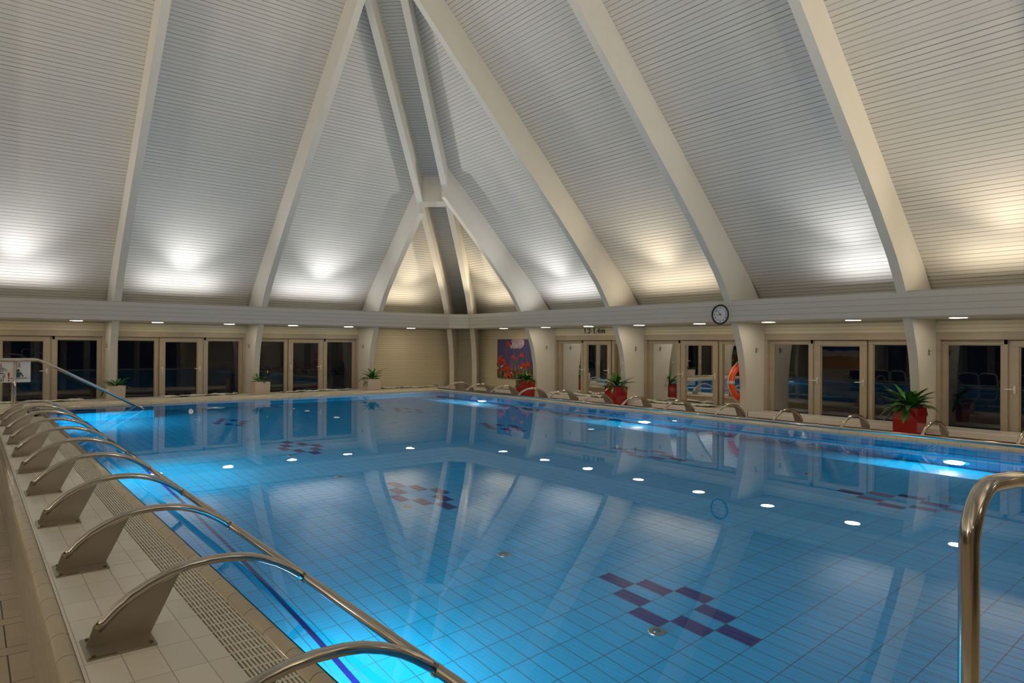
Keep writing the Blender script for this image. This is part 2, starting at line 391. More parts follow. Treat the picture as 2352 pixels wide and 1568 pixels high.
def hook(T, u, parent, side):
    mb = MB(); uu = u - .004
    def Tt(p): return T((u - .004 - p[0], p[1], p[2]))
    mb.box((0, -.335, 1.12), (.008, -.305, 1.22), 0, T=Tt)
    mb.tube([Tt((.0, -.32, 1.19)), Tt((.04, -.32, 1.185)), Tt((.055, -.32, 1.2))], .006, 6)
    mb.tube([Tt((.0, -.32, 1.14)), Tt((.03, -.32, 1.135))], .008, 6)
    return mb.build('wall_hook', m_sheet, parent)
def ribs(side, us, lo, hi):
    T = WALL[side]
    for u in us:
        uc = u + RT / 2
        om = min(uc - lo, hi - uc) - .35 - .10
        om = min(om, 9.85)
        o = rib_mesh(T, u, om).build('arched_rib', m_paint)
        tag(o, kind='structure')
        if side in ('right', 'back'): hook(T, u, o, side)
ribs('right', RIBY, NY, WY); ribs('left', RIBY, NY, WY)
ribs('back', RIBX, LX, WX); ribs('front', RIBX, LX, WX)
R2 = math.sqrt(.5)
for key, (cx, cy, sx, sy) in CORN.items():
    along = Vector((sx, sy, 0)); perp = Vector((-sy, sx, 0)) * R2 if sx * sy > 0 else Vector((sy, -sx, 0)) * R2
    for e in (-1, 1):
        def T(p, e=e): return Vector((cx, cy, 0)) + along * (-p[1]) + perp * (e * .35 - RT / 2 + p[0]) + Vector((0, 0, p[2]))
        mb = MB(); om = 9.7; pr = rib_profile(om); pr[-1] = (.33, FZ); pr[-2] = (.33, 2.4); ni = len(pr) - 3
        A = [T((0, -o, z)) for o, z in pr]; B = [T((RT, -o, z)) for o, z in pr]
        for k in range(len(pr)): mb.poly((A[k], B[k], B[(k + 1) % len(pr)], A[(k + 1) % len(pr)]), 0)
        for L, s in ((A, 0), (B, 1)):
            for k in range(ni - 1):
                (o0, z0), (o1, z1) = pr[k], pr[k + 1]
                def out(o, z):
                    if z < 2.06 and o < 1.17: return (.28, z)
                    q = (o + (z - 2.06) * .98) / (1 + .98 ** 2); q = max(.28, q); return (q, zc(q) + .03)
                q = [T((RT * s, -a, b)) for a, b in ((o0, z0), (o1, z1), out(o1, z1), out(o0, z0))]
                if k == ni - 2: q[2] = T((RT * s, -om, zc(om) + .03))
                if s: q.reverse()
                mb.poly(q, 0)
        tag(mb.build('hip_rib', m_paint), kind='structure')
    mb = MB()
    def T(p): return Vector((cx, cy, 0)) + along * (-p[1]) + perp * p[0] + Vector((0, 0, p[2]))
    o0, o1 = 3.46, 3.56
    mb.prism([T((-.28, -o0, zin(o0) + .0)), T((-.28, -o1, zin(o1))), T((-.28, -o1, zc(o1) + .02)), T((-.28, -o0, zc(o0) + .02))], perp / perp.length * .56)
    tag(mb.build('hip_crossbar', m_paint), kind='structure')
# ---------------------------------------------------------------- ring beam with soffit
BO = 1.17
cch = .40
xa, xb, ya, yb = LX + BO, WX - BO, NY + BO, WY - BO - .09
def ring(off):      # octagon of the beam face moved outwards by off
    k = cch; a, b, d, e = xa - off, xb + off, ya - off, yb + off; q = k + off * .586 * .0 + .0
    return [(a + q, d), (b - q, d), (b, d + q), (b, e - q), (b - q, e), (a + q, e), (a, e - q), (a, d + q)]
mb = MB(); z0, z1 = 1.71, 2.12
R0, R1 = ring(0), ring(.17)
for k in range(8):
    p, q, p1, q1 = R0[k], R0[(k + 1) % 8], R1[k], R1[(k + 1) % 8]
    L = math.dist(p, q)
    mb.poly(((*p, z0), (*p, z1), (*q, z1), (*q, z0)), 0, ((0, 0), (0, z1 - z0), (L, z1 - z0), (L, 0)))
    mb.poly(((*p, z1), (*p1, z1), (*q1, z1), (*q, z1)), 1)
    mb.poly(((*p1, z0), (*q1, z0), (*q1, z1), (*p1, z1)), 1)
tag(mb.build('trim_ring_beam', [m_beam, m_paint]), kind='structure')
mb = MB()
outer = [(LX, NY), (WX, NY), (WX, WY), (LX, WY)]
for k in range(8):
    p, q = R0[k], R0[(k + 1) % 8]
    if k % 2 == 0: o1, o2 = outer[k // 2], outer[(k // 2 + 1) % 4]
    else: o1 = o2 = outer[(k // 2 + 1) % 4]
    for zz in (1.71, 1.735):
        mb.poly([(*p, zz), (*q, zz), (*o2, zz)] + ([(*o1, zz)] if o1 != o2 else []), 0)
tag(mb.build('trim_soffit', m_paint), kind='structure')
# ---------------------------------------------------------------- walls
def wall(side, us, lo, hi):
    T = WALL[side]; mb = MB()
    edges = sorted(us)
    def b(a, bb, mi): mb.box(a, bb, mi, T=T, uvax=(0, 2))
    b((lo - .15, 0, FZ), (edges[0], .15, 2.2), 0)            # corner panels of boards
    b((edges[-1] + RT, 0, FZ), (hi + .15, .15, 2.2), 0)
    for k, e in enumerate(edges):
        b((e, 0, FZ), (e + RT, .15, 2.2), 0)
        if k + 1 < len(edges): b((e + RT, 0, 1.50), (edges[k + 1], .15, 2.2), 0)
    return tag(mb.build('wall_' + side, m_clap), kind='structure')
wall('right', RIBY, NY, WY); wall('left', RIBY, NY, WY); wall('back', RIBX, LX, WX); wall('front', RIBX, LX, WX)
for key, (cx, cy, sx, sy) in CORN.items():                    # splayed board panel across each corner
    mb = MB(); a = .42
    p, q = (cx + sx * a, cy), (cx, cy + sy * a)
    L = math.dist(p, q)
    mb.poly(((*p, FZ), (*q, FZ), (*q, 2.5), (*p, 2.5)), 0, ((0, FZ), (L, FZ), (L, 2.5), (0, 2.5)))
    tag(mb.build('wall_corner', m_clap), kind='structure')
wn = dn = 0
def bay(side, u0, u1):
    """frames, two fixed panes and a glazed door between two ribs"""
    global wn, dn
    T = WALL[side]; n = u1 - u0; wn += 1; dn += 1
    root = tag(empty('window_%d' % wn, T((u0 + n / 2, .12, FZ)), kind='structure'))
    li = T((u0 + n / 2, .12, FZ))
    def B(name, boxes, m, par, bevel=.004):
        mb = MB()
        for a, b in boxes: mb.box((u0 + a[0], a[1], a[2]), (u0 + b[0], b[1], b[2]), 0, T=lambda p: T(p) - li)
        return mb.build(name, m, par, bevel=bevel)
    E = n
    B('casing', [((.056, .13, 1.29), (E - .056, .16, 1.386)), ((0, -.012, 1.385), (E, .14, 1.50)), ((0, -.018, 1.375), (E, .02, 1.392)), ((0, -.012, FZ), (.055, .14, 1.385)), ((E - .055, -.012, FZ), (E, .14, 1.385))], m_frame, root)
    B('window_frame', [((.055, .085, 1.30), (.99, .15, 1.385)), ((.055, .085, FZ), (.125, .15, 1.30)), ((.905, .085, FZ), (.955, .15, 1.30)), ((.945, .10, FZ), (.995, .15, 1.385)), ((.055, .085, FZ), (.99, .15, FZ + .10)),
                       ((.125, .10, 1.285), (.905, .14, 1.30)), ((.125, .10, FZ + .1), (.14, .14, 1.3)), ((.89, .10, FZ + .1), (.905, .14, 1.3))], m_frame, root)
    B('window_frame', [((1.99, .085, 1.30), (E - .055, .15, 1.385)), ((2.05, .085, FZ), (2.09, .15, 1.30)), ((1.97, .10, FZ), (2.02, .15, 1.385)), ((2.0, .085, FZ), (2.055, .15, 1.385)), ((E - .125, .085, FZ), (E - .055, .15, 1.30)), ((1.99, .085, FZ), (E - .055, .15, FZ + .10)),
                       ((2.09, .10, 1.285), (E - .125, .14, 1.30)), ((2.09, .10, FZ + .1), (2.105, .14, 1.3)), ((E - .14, .10, FZ + .1), (E - .125, .14, 1.3))], m_frame, root)
    for a, b in ((.12, .91), (2.085, E - .12)):
        mb = MB(); mb.poly([T(p) - li for p in ((u0 + a, .125, FZ + .08), (u0 + b, .125, FZ + .08), (u0 + b, .125, 1.31), (u0 + a, .125, 1.31))])
        mb.build('pane', m_glass, root)
    door = tag(empty('door_%d' % dn, T((u0 + n / 2, .12, FZ)), kind='structure'))
    B('door_frame', [((1.0, .06, 1.27), (1.965, .13, 1.365)), ((1.0, .06, FZ + .01), (1.12, .13, 1.27)), ((1.85, .06, FZ + .01), (1.965, .13, 1.27)), ((1.12, .06, FZ + .01), (1.85, .13, FZ + .13)),
                     ((1.12, .075, 1.255), (1.85, .12, 1.27)), ((1.12, .075, FZ + .1), (1.135, .12, 1.27)), ((1.835, .075, FZ + .1), (1.85, .12, 1.27))], m_frame, door)
    mb = MB(); mb.poly([T(p) - li for p in ((u0 + 1.11, .10, FZ + .1), (u0 + 1.86, .10, FZ + .1), (u0 + 1.86, .10, 1.28), (u0 + 1.11, .10, 1.28))])
    mb.build('pane', m_glass, door)
    hs = 1 if side in ('right', 'left') else -1
    for hu, hd in ((1.06, 1), (1.905, -1)):
        mb = MB(); Q = lambda p: T(p) - li
        mb.box((u0 + hu - .014, .045, .545), (u0 + hu + .014, .06, .665), 0, T=Q)
        mb.tube([Q((u0 + hu, .05, .615)), Q((u0 + hu, .015, .615))], .010, 8)
        if hu > 1.5 or side == 'right': mb.tube([Q((u0 + hu, .015, .615)), Q((u0 + hu - hd * -.02, .008, .615)), Q((u0 + hu + (.13 if side == 'right' else -.13), .008, .612))], .009, 8)
        else: mb.tube([Q((u0 + hu, .015, .615)), Q((u0 + hu, .008, .60)), Q((u0 + hu, .008, .49))], .009, 8)
        mb.build('handle', m_white, door)
ys = sorted(RIBY); xs = sorted(RIBX)
for side, E in (('right', ys), ('back', xs), ('left', ys), ('front', xs)):
    for a, b in zip(E, E[1:]): bay(side, a + RT, b)
# ---------------------------------------------------------------- floor, pool surround, pool basin
OX0, OX1, OY0, OY1 = .285, 10.67, -.30, 16.60
mb = MB()
for a, b in (((LX - .1, NY - .1), (OX0 + .02, WY + .1)), ((OX1 - .02, NY - .1), (WX + .1, WY + .1)), ((OX0 + .02, NY - .1), (OX1 - .02, OY0 + .02)), ((OX0 + .02, OY1 - .02), (OX1 - .02, WY + .1))):
    mb.box((a[0], a[1], FZ - .1), (b[0], b[1], FZ), 0)
tag(mb.build('floor', m_floor), kind='structure')
mb = MB()
GX0, GX1 = .835, 1.0          # grate channel
mb.box((.35, OY0 + .06, -.06), (GX0, OY1 - .05, 0), 0)                      # left walkway
mb.box((OX0, OY0, FZ - .05), (.36, OY1, -.035), 2)                          # outer face left
mb.box((GX0, OY0 + .06, -.16), (GX1, PY1 + .05, -.09), 5)                   # channel
mb.box((PX0 - .03, PY0 - .2, -.4), (PX0 - .001, PY1, -.03), 2)
mb.box((GX1 - .02, PY0 - .2, -.4), (PX0 - .02, PY1, -.03), 2)
mb.box((PX1 + .03, OY0 + .06, -.06), (OX1 - .065, OY1 - .05, 0), 0)         # right walkway
mb.box((OX1 - .07, OY0, FZ - .05), (OX1, OY1, -.035), 2)
mb.box((GX0, PY1 + .04, -.06), (PX1 + .04, OY1 - .05, 0.0), 0)              # far walkway
mb.box((.36, OY1 - .07, FZ - .05), (OX1 - .06, OY1, -.035), 3)
mb.box((GX0, OY0 + .06, -.06), (PX1 + .04, PY0 - .04, 0), 0)                # near walkway
mb.box((.36, OY0, FZ - .05), (OX1 - .06, OY0 + .07, -.035), 3)
# rounded nosings
def nosing(p, q, r, mi):
    mb.tube([p, q], r, 16, mi)
nosing((OX0 + .035, OY0, -.037), (OX0 + .035, OY1, -.037), .042, 1)
nosing((1.04, PY0, -.022), (1.04, PY1 + .03, -.022), .040, 1)
nosing((PX1 + .035, PY0 - .03, -.022), (PX1 + .035, PY1 + .03, -.022), .040, 1)
nosing((OX1 - .035, OY0, -.037), (OX1 - .035, OY1, -.037), .042, 1)
nosing((1.04, PY1 + .035, -.012), (PX1 + .03, PY1 + .035, -.012), .040, 4)
nosing((1.04, PY0 - .035, -.022), (PX1 + .03, PY0 - .035, -.022), .040, 4)
nosing((OX0 + .035, OY1 - .035, -.037), (OX1 - .03, OY1 - .035, -.037), .042, 4)
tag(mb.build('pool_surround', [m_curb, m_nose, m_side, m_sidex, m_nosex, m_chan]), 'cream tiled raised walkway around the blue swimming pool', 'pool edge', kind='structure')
# basin
DB = -1.30
mb = MB()
def fz(x): return DB if x <= 8.9 else DB - .33 * (x - 8.9) / (PX1 - 8.9)
for a, b in ((PX0 - .02, 8.9), (8.9, PX1 + .02)):
    mb.poly(((a, PY0, fz(a)), (b, PY0, fz(b)), (b, PY1, fz(b)), (a, PY1, fz(a))), 0)
mb.poly(((PX0, PY0, -1.7), (PX0, PY1, -1.7), (PX0, PY1, 0), (PX0, PY0, 0)), 1)
mb.poly(((PX1, PY0, -1.7), (PX1, PY0, 0), (PX1, PY1, 0), (PX1, PY1, -1.7)), 1)
mb.poly(((PX0, PY1, -1.7), (PX1, PY1, -1.7), (PX1, PY1, 0), (PX0, PY1, 0)), 2)
mb.poly(((PX0, PY0, -1.7), (PX0, PY0, 0), (PX1, PY0, 0), (PX1, PY0, -1.7)), 2)
# dark stripe lines and diamond marks of navy tiles
mb.poly(((PX1 - .004, PY0, -.72), (PX1 - .004, PY0, -.66), (PX1 - .004, PY1, -.66), (PX1 - .004, PY1, -.72)), 4)
mb.poly(((PX0, PY1 - .004, -.74), (PX1, PY1 - .004, -.74), (PX1, PY1 - .004, -.70), (PX0, PY1 - .004, -.70)), 4)
mb.poly(((1.64, PY0, DB + .003), (1.675, PY0, DB + .003), (1.655, 14.2, DB + .003), (1.63, 14.2, DB + .003)), 4)
for cxl in (3.39, 6.99):
    for cyl in (2.27, 5.52, 8.77, 12.02):
        for c_, r_ in ((2, 4), (1, 3), (3, 3), (0, 2), (4, 2), (1, 1), (3, 1), (2, 0)):
            x, y = cxl + .12 * c_ + .003, cyl + .25 * r_ + .003
            mb.poly(((x, y, DB + .002), (x + .114, y, DB + .002), (x + .114, y + .244, DB + .002), (x, y + .244, DB + .002)), 3)
pool = tag(mb.build('pool_basin', [m_pf, m_pwx, m_pwy, m_navy, m_navy2]), 'blue tiled swimming pool basin with navy diamond marks', 'swimming pool', kind='structure')
mb = MB(); mb.poly(((PX0 - .02, PY0 - .02, 0), (PX1 + .01, PY0 - .02, 0), (PX1 + .01, PY1 + .01, 0), (PX0 - .02, PY1 + .01, 0)))
wt = mb.build('pool_water', m_water); wt.location.z = -.012
tag(wt, 'calm clear water filling the blue tiled swimming pool', 'water', kind='stuff')
# stair block in the far left corner
mb = MB()
mb.box((PX0, 14.15, DB), (2.74, 14.30, -.06), 0)
for k in range(5):
    x0 = PX0 + .33 * k; mb.box((x0, 14.30, DB), (x0 + .33, PY1 - .002, -.10 - .24 * k), 0)
    for yy in (14.42, 15.08):
        mb.poly(((x0 + .20, yy, -.098 - .24 * k), (x0 + .32, yy, -.098 - .24 * k), (x0 + .32, yy + .2, -.098 - .24 * k), (x0 + .20, yy + .2, -.098 - .24 * k)), 1)
st = mb.build('pool_steps', [m_pwy, m_navy])
tag(st, 'submerged blue tiled steps with navy marks below the sloping handrail', 'steps')
mb = MB(); mb.box((.86, 14.5, 0), (1.0, 15.42, .03), 0)
mb.box((.90, 14.74, .03), (1.0, 14.82, .031), 1); mb.box((.90, 15.2, .03), (1.0, 15.4, .031), 1)
tag(mb.build('top_step', [m_potw, m_navy], bevel=.01), 'pale raised step with a dark tile at the head of the pool stairs', 'step')
# overflow grate
mb = MB(); y0, y1 = .3, 13.94
nb_ = 10
for k in range(nb_ + 1):
    x = GX0 + (GX1 - GX0) * k / nb_; mb.box((x - .0045, y0, -.028), (x + .0045, y1, -.008), 0)
n = int((y1 - y0) / .0858)
for k in range(n + 1):
    y = y0 + .0858 * k; mb.box((GX0 - .004, y - .006, -.030), (GX1 + .006, y + .006, -.009), 0)
tag(mb.build('overflow_grate', m_grate), 'cream slotted overflow grate running along the near pool edge', 'grate')
# ---------------------------------------------------------------- handrails on arched brackets
ARCH = [(.425, .070), (.45, .095), (.49, .135), (.547, .180), (.62, .218), (.70, .250), (.78, .267), (.86, .273), (.95, .269), (1.02, .257), (1.09, .235), (1.16, .203), (1.22, .165), (1.27, .128), (1.31, .095)]
def handrail(label, sx, x0, ys_, ya_, yb_, zr, sc=1.):
    """sx mirrors the brackets; x0 is where local x = 0"""
    root = empty('pool_handrail', (x0 + sx * 1.30, (ya_ + yb_) / 2, 0), label=label, cat='handrail')
    o = Vector(root.location)
    def X(x, y, z): return Vector((x0 + sx * x, y, z)) - o
    mb = MB(); mb.tube([X(1.31, ya_, zr), X(1.31, yb_, zr)], .0215, 14)
    mb.build('rail', m_steel, root)
    proto = None
    for y in ys_:
        if proto is None:
            mb = MB(); mb.tube([Vector((sx * (x - .5), 0, z * sc)) for x, z in ARCH], .0205, 12)
            if sx > 0: mb.disc(Vector((sx * (1.30 - .5), 0, .103 * sc)), (sx * .7, 0, -.6), .0255, 14, h=.012)
            b = mb.build('bracket', m_steel, root); b.location = X(.5, y, 0)
            fin = [(.385, .004), (.412, .084), (.438, .064), (.47, .082), (.50, .118), (.56, .165), (.62, .196), (.735, .236), (.622, .004)]
            mb = MB(); mb.prism([Vector((sx * (x - .5), -.003, z * sc)) for x, z in fin], (0, .006, 0))
            fo = mb.build('fin', m_sheet, b)
            mb = MB(); mb.box((-.125, -.135, .001), (.125, .095, .007), 0)
            for px_, py_ in ((-.10, -.115), (-.10, .075), (.105, -.105), (.105, .07)): mb.disc((px_ * sx, py_, .007), (0, 0, 1), .008, 8, mi=1, h=.006)
            mb.box((-.12, -.135, .0065), (-.02, -.125, .0085), 1)
            mb.build('base_plate', [m_sheet, m_rust], b)
            proto = b
        else:
            b = copy_tree(proto, root); b.location = X(.5, y, 0)
    return root
handrail('long steel handrail on arched brackets above the slotted overflow grate', 1, 0., [2.05, 3.253, 4.46, 5.67, 6.88, 8.06, 9.22, 10.36, 11.5, 12.62, 13.65], .9, 13.9, .098)
handrail('long steel handrail on arched brackets in front of the red planters', -1, 10.96, [1.55, 2.57, 3.6, 4.65, 5.69, 6.73, 7.79, 8.8, 9.83, 10.87, 11.9, 12.94, 13.93, 14.85], 1.0, 15.2, .100, .93)
# near grab rail
root = empty('grab_rail', (1.80, .57, 0), label='tall polished steel grab rail bent over at the lower right corner', cat='grab rail')
pts = [(0, 0, .0), (0, 0, .4), (0, 0, .80)]
for k in range(1, 9):
    a = math.pi / 2 * k / 8; pts.append((.11 - .11 * math.cos(a), -.01 * k / 8, .80 + .125 * math.sin(a)))
pts += [(.2, -.02, .925), (.32, -.02, .913), (.45, -.02, .88), (.60, -.02, .80)]
for k in range(1, 7):
    a = math.pi / 2 * k / 6; pts.append((.60 + .13 * math.sin(a) * 1.1, -.02, .80 - .15 * (1 - math.cos(a)) - .06 * math.sin(a)))
pts += [(.745, -.02, .3), (.745, -.02, 0)]
mb = MB(); mb.tube(pts, .0215, 20); mb.build('tube', m_steel, root)
for x_ in (0, .745):
    mb = MB(); mb.disc((x_, 0 if x_ == 0 else -.02, .001), (0, 0, 1), .05, 24, h=.012); mb.build('flange', m_steel, root)
# stair handrails with signs
def stair_rail(y, label):
    root = empty('stair_handrail', (.64, y, 0), label=label, cat='handrail', group='sloping handrails of the pool stairs')
    mb = MB(); mb.tube([(-1.1, 0, .935), (.30, 0, .925), (.37, 0, .915), (.43, 0, .885), (1.2, 0, .44), (1.93, 0, .015), (1.98, 0, -.03), (1.90, 0, -.12), (1.6, 0, -.35)], .022, 14); mb.build('rail', m_steel, root)
    for x in (0, -1.0):
        mb = MB(); mb.tube([(x, 0, .92), (x, 0, 0)], .020, 12); mb.build('post', m_steel, root)
    return root
stair_rail(14.38, 'sloping steel handrail of the pool stairs carrying the white signs')
stair_rail(15.22, 'second sloping steel handrail of the pool stairs, beside the far pool edge')
bpy.data.objects['stair_handrail.001']['group'] = 'sloping handrails of the pool stairs'
def text_obj(body, name, m, parent, size, mtx, extrude=.001, offset=0., sx=1., align='CENTER'):
    cu = bpy.data.curves.new(name, 'FONT'); cu.body = body; cu.size = size; cu.extrude = extrude; cu.offset = offset; cu.align_x = align; cu.align_y = 'CENTER'
    cu.materials.append(m)
    tmp = bpy.data.objects.new(name, cu); COL.objects.link(tmp)
    me = bpy.data.meshes.new_from_object(tmp.evaluated_get(bpy.context.evaluated_depsgraph_get())); bpy.data.objects.remove(tmp)
    o = bpy.data.objects.new(name, me); COL.objects.link(o); o.parent = parent
    o.matrix_local = mtx @ Matrix.Diagonal((sx, 1, 1, 1)); return o
# facing -Y (towards camera): x right, z up
MY = Matrix(((1, 0, 0, 0), (0, 0, -1, 0), (0, 1, 0, 0), (0, 0, 0, 1)))
# facing -X (right wall): text x runs along -Y
MX = Matrix(((0, 0, -1, 0), (-1, 0, 0, 0), (0, 1, 0, 0), (0, 0, 0, 1)))
def loc(x, y, z, Mx): q = Mx.copy(); q.translation = Vector((x, y, z)); return q
def sign(x0, x1, y, label, draw):
    root = empty('sign', ((x0 + x1) / 2, y, .55), label=label, cat='sign')
    hw = (x1 - x0) / 2
    mb = MB(); mb.box((-hw, 0, 0), (hw, .006, .37)); mb.build('panel', m_white, root)
    draw(root); return root
YF = -.004
def sdraw1(r):
    text_obj('1', 'numeral', m_sred, r, .085, loc(-.005, YF, .29, MY), offset=.002)
    mb = MB(); Y = YF
    def L(p, w=.007): mb.tube([(a, Y, b) for a, b in p], w, 6)
    L([(-.03, .233), (-.012, .252), (.012, .252), (.035, .233), (-.03, .233)], .004)
    for a in (-.02, -.006, .01, .024): L([(a, .225), (a * 1.6, .20)], .003)
    L([(.035, .245), (.075, .205)], .004); L([(.045, .205), (.07, .18)], .004)
    L([(.02 * math.cos(t * .628), .175 + .02 * math.sin(t * .628)) for t in range(11)], .004)
    L([(-.045, .09), (-.045, .135), (-.03, .15), (.03, .15), (.045, .135), (.045, .09), (.03, .09), (.026, .13)], .004)
    L([(-.022, .13), (-.022, .022), (-.004, .022), (-.002, .09), (.004, .022), (.024, .022), (.026, .13)], .004)
    mb.build('shower_figure', m_sdark, r)
    mb = MB(); mb.prism([(.085, Y, .165), (.115, Y, .165), (.106, Y, .062), (.094, Y, .062)], (0, .003, 0)); mb.box((.09, Y, .022), (.112, Y + .003, .045)); mb.build('exclamation_mark', m_sred, r)
def sdraw2(r):
    text_obj('2', 'numeral', m_sred, r, .085, loc(-.065, YF, .29, MY), offset=.002)
    mb = MB(); Y = YF
    mb.disc((-.075, Y + .003, .20), (0, -1, 0), .024, 20, h=.003)
    mb.prism([(-.09, Y, .173), (-.04, Y, .173), (-.028, Y, .16), (.002, Y, .098), (-.014, Y, .09), (-.042, Y, .14), (-.05, Y, .085), (-.10, Y, .085), (-.105, Y, .135), (-.12, Y, .115), (-.118, Y, .16), (-.105, Y, .173)], (0, .003, 0))
    mb.build('bather_figure', m_sgreen, r)
    mb = MB(); mb.tube([(-.19 + .02 * k, Y, .068 + .004 * (k % 2)) for k in range(13)], .007, 6); mb.build('water_line', m_water_ln, r)
sign(.29, .617, 14.41, 'white sign with a red 1 and a shower figure on the stair handrail', sdraw1)
sign(.662, .858, 14.41, 'white sign with a red 2 and a green bather on the stair handrail', sdraw2)
# ---------------------------------------------------------------- pool fittings
def drain(x, y, label):
    r = empty('floor_inlet', (x, y, fz(x)), label=label, cat='pool inlet', group='round inlets on the pool floor')
    mb = MB(); mb.disc((0, 0, .001), (0, 0, 1), .055, 32, h=.008, r2=.05); mb.build('flange', m_sheet, r)
    mb = MB(); mb.disc((0, 0, .009), (0, 0, 1), .026, 24, h=.010, r2=.022); mb.build('nozzle', m_steel, r)
for k, yy in enumerate((2.745, 4.285, 5.82, 7.35, 8.88, 10.4)):
    drain(3.35, yy, ['round steel inlet beside the nearest navy diamond mark', 'round steel inlet between the two nearest navy diamonds on the left', 'round steel inlet beside the second navy diamond on the left',
                     'round steel inlet just beyond the second left navy diamond', 'round steel inlet beside the third navy diamond on the left', 'round steel inlet beyond the third navy diamond on the left'][k])
for k, yy in enumerate((2.64, 4.13, 5.6)):
    drain(7.75, yy, ['round steel inlet right of the navy diamond behind the grab rail', 'round steel inlet halfway along the right side of the pool floor', 'round steel inlet beside the second navy diamond on the right'][k])
k = 0
for side, xx in ((1, PX1 - .002), (-1, PX0 + .002)):
    for y in (3.27, 8.35, 13.45):
        z = -1.28 if side > 0 else -.95
        lab = {(1, 3.27): 'glowing underwater lamp on the pool wall nearest the red planter at the right', (1, 8.35): 'glowing underwater lamp on the pool wall below the middle handrail brackets', (1, 13.45): 'glowing underwater lamp on the pool wall near the far corner',
               (-1, 3.27): 'underwater lamp on the near pool wall close to the bottom edge', (-1, 8.35): 'underwater lamp on the near pool wall halfway along the grate', (-1, 13.45): 'underwater lamp on the near pool wall next to the pool stairs'}[(side, y)]
        r = empty('underwater_lamp', (xx, y, z), label=lab, cat='lamp', group='underwater pool lamps')
        mb = MB(); mb.disc((0, 0, 0), (-side, 0, 0), .16, 36, h=.012); mb.build('ring', m_steel, r)
        mb = MB(); mb.disc((-side * .012, 0, 0), (-side, 0, 0), .10, 32, h=.012); mb.build('lens', m_uw, r)
# ---------------------------------------------------------------- downlights under the soffit
ZS = 1.71
DW = {'right': [15.0, 13.24, 11.68, 10.1, 8.5, 6.97, 5.41, 3.85, 2.3, .75, -.8], 'back': [9.92, 8.0, 6.48, 4.92, 3.36, 1.80, .2, -1.4, -3.0, -5.],
      'left': [14, 10.8, 7.6, 4.4, 1.2], 'front': [8, 4.9, 1.8, -1.3, -4.4]}
lab = {('right', 0): 'round downlight in the soffit right of the poppy picture top', ('back', 0): 'round downlight in the soffit over the cream board wall'}
cnt = 0
for side, us in DW.items():
    T = WALL[side]
    for k, u in enumerate(us):
        p = T((u, -.83, ZS))
        rib = min(RIBY if side in ('right', 'left') else RIBX, key=lambda q: abs(q + .07 - u))
        word = {'right': 'wall with the red planters', 'back': 'far wall with the cream planters', 'left': 'wall behind the walkway', 'front': 'wall behind the camera'}[side]
        order = ['first', 'second', 'third', 'fourth', 'fifth', 'sixth', 'seventh', 'eighth', 'ninth', 'tenth', 'eleventh'][k]
        r = empty('downlight', p, label='round soffit downlight, %s from the pool corner along the %s' % (order, word) if side in ('right', 'back') else 'round soffit downlight along the %s' % word, cat='ceiling light', group='round downlights in the soffit')
        mb = MB(); mb.disc((0, 0, -.0), (0, 0, -1), .135, 28, h=.012); mb.build('trim_ring', m_paint, r)
        mb = MB(); mb.disc((0, 0, -.012), (0, 0, -1), .115, 28, h=.004); mb.build('diffuser', m_led if (k % 2 == 0) else m_ledc, r)
# ---------------------------------------------------------------- clock
def clock():
    r = empty('wall_clock', (xb, 7.754, 1.854), label='round white wall clock with a black rim on the ring beam', cat='clock')
    mb = MB(); mb.disc((0, 0, 0), (-1, 0, 0), .193, 48, h=.03, r2=.188); mb.build('backing', m_white, r)
    mb = MB(); mb.tube([(-.035, .178 * math.cos(a * math.pi / 24), .178 * math.sin(a * math.pi / 24)) for a in range(48)], .018, 10, closed=True); mb.build('rim', m_black, r)
    mb = MB(); mb.disc((-.03, 0, 0), (-1, 0, 0), .17, 48, h=.003); mb.build('face', mat('clock_face', (.60, .60, .64), .3), r)
    for h in range(1, 13):
        a = math.radians(90 - 30 * h)
        text_obj(str(h), 'numeral', m_black, r, .054, loc(-.0345, -.128 * math.cos(a), .128 * math.sin(a), MX), extrude=.0005, offset=.0006)
    def hand(name, ang, L, tail, w_):
        a = math.radians(90 - ang); d = Vector((0, -math.cos(a), math.sin(a))); n_ = Vector((0, math.sin(a), math.cos(a)))
        mb = MB(); mb.prism([Vector((-.038, 0, 0)) + d * (-tail) + n_ * w_, Vector((-.038, 0, 0)) + d * L + n_ * w_ * .5, Vector((-.038, 0, 0)) + d * L - n_ * w_ * .5, Vector((-.038, 0, 0)) + d * (-tail) - n_ * w_], (-.002, 0, 0)); mb.build(name, m_black, r)
    hand('hour_hand', 267, .085, .03, .006); hand('minute_hand', 324, .13, .03, .0045)
clock()
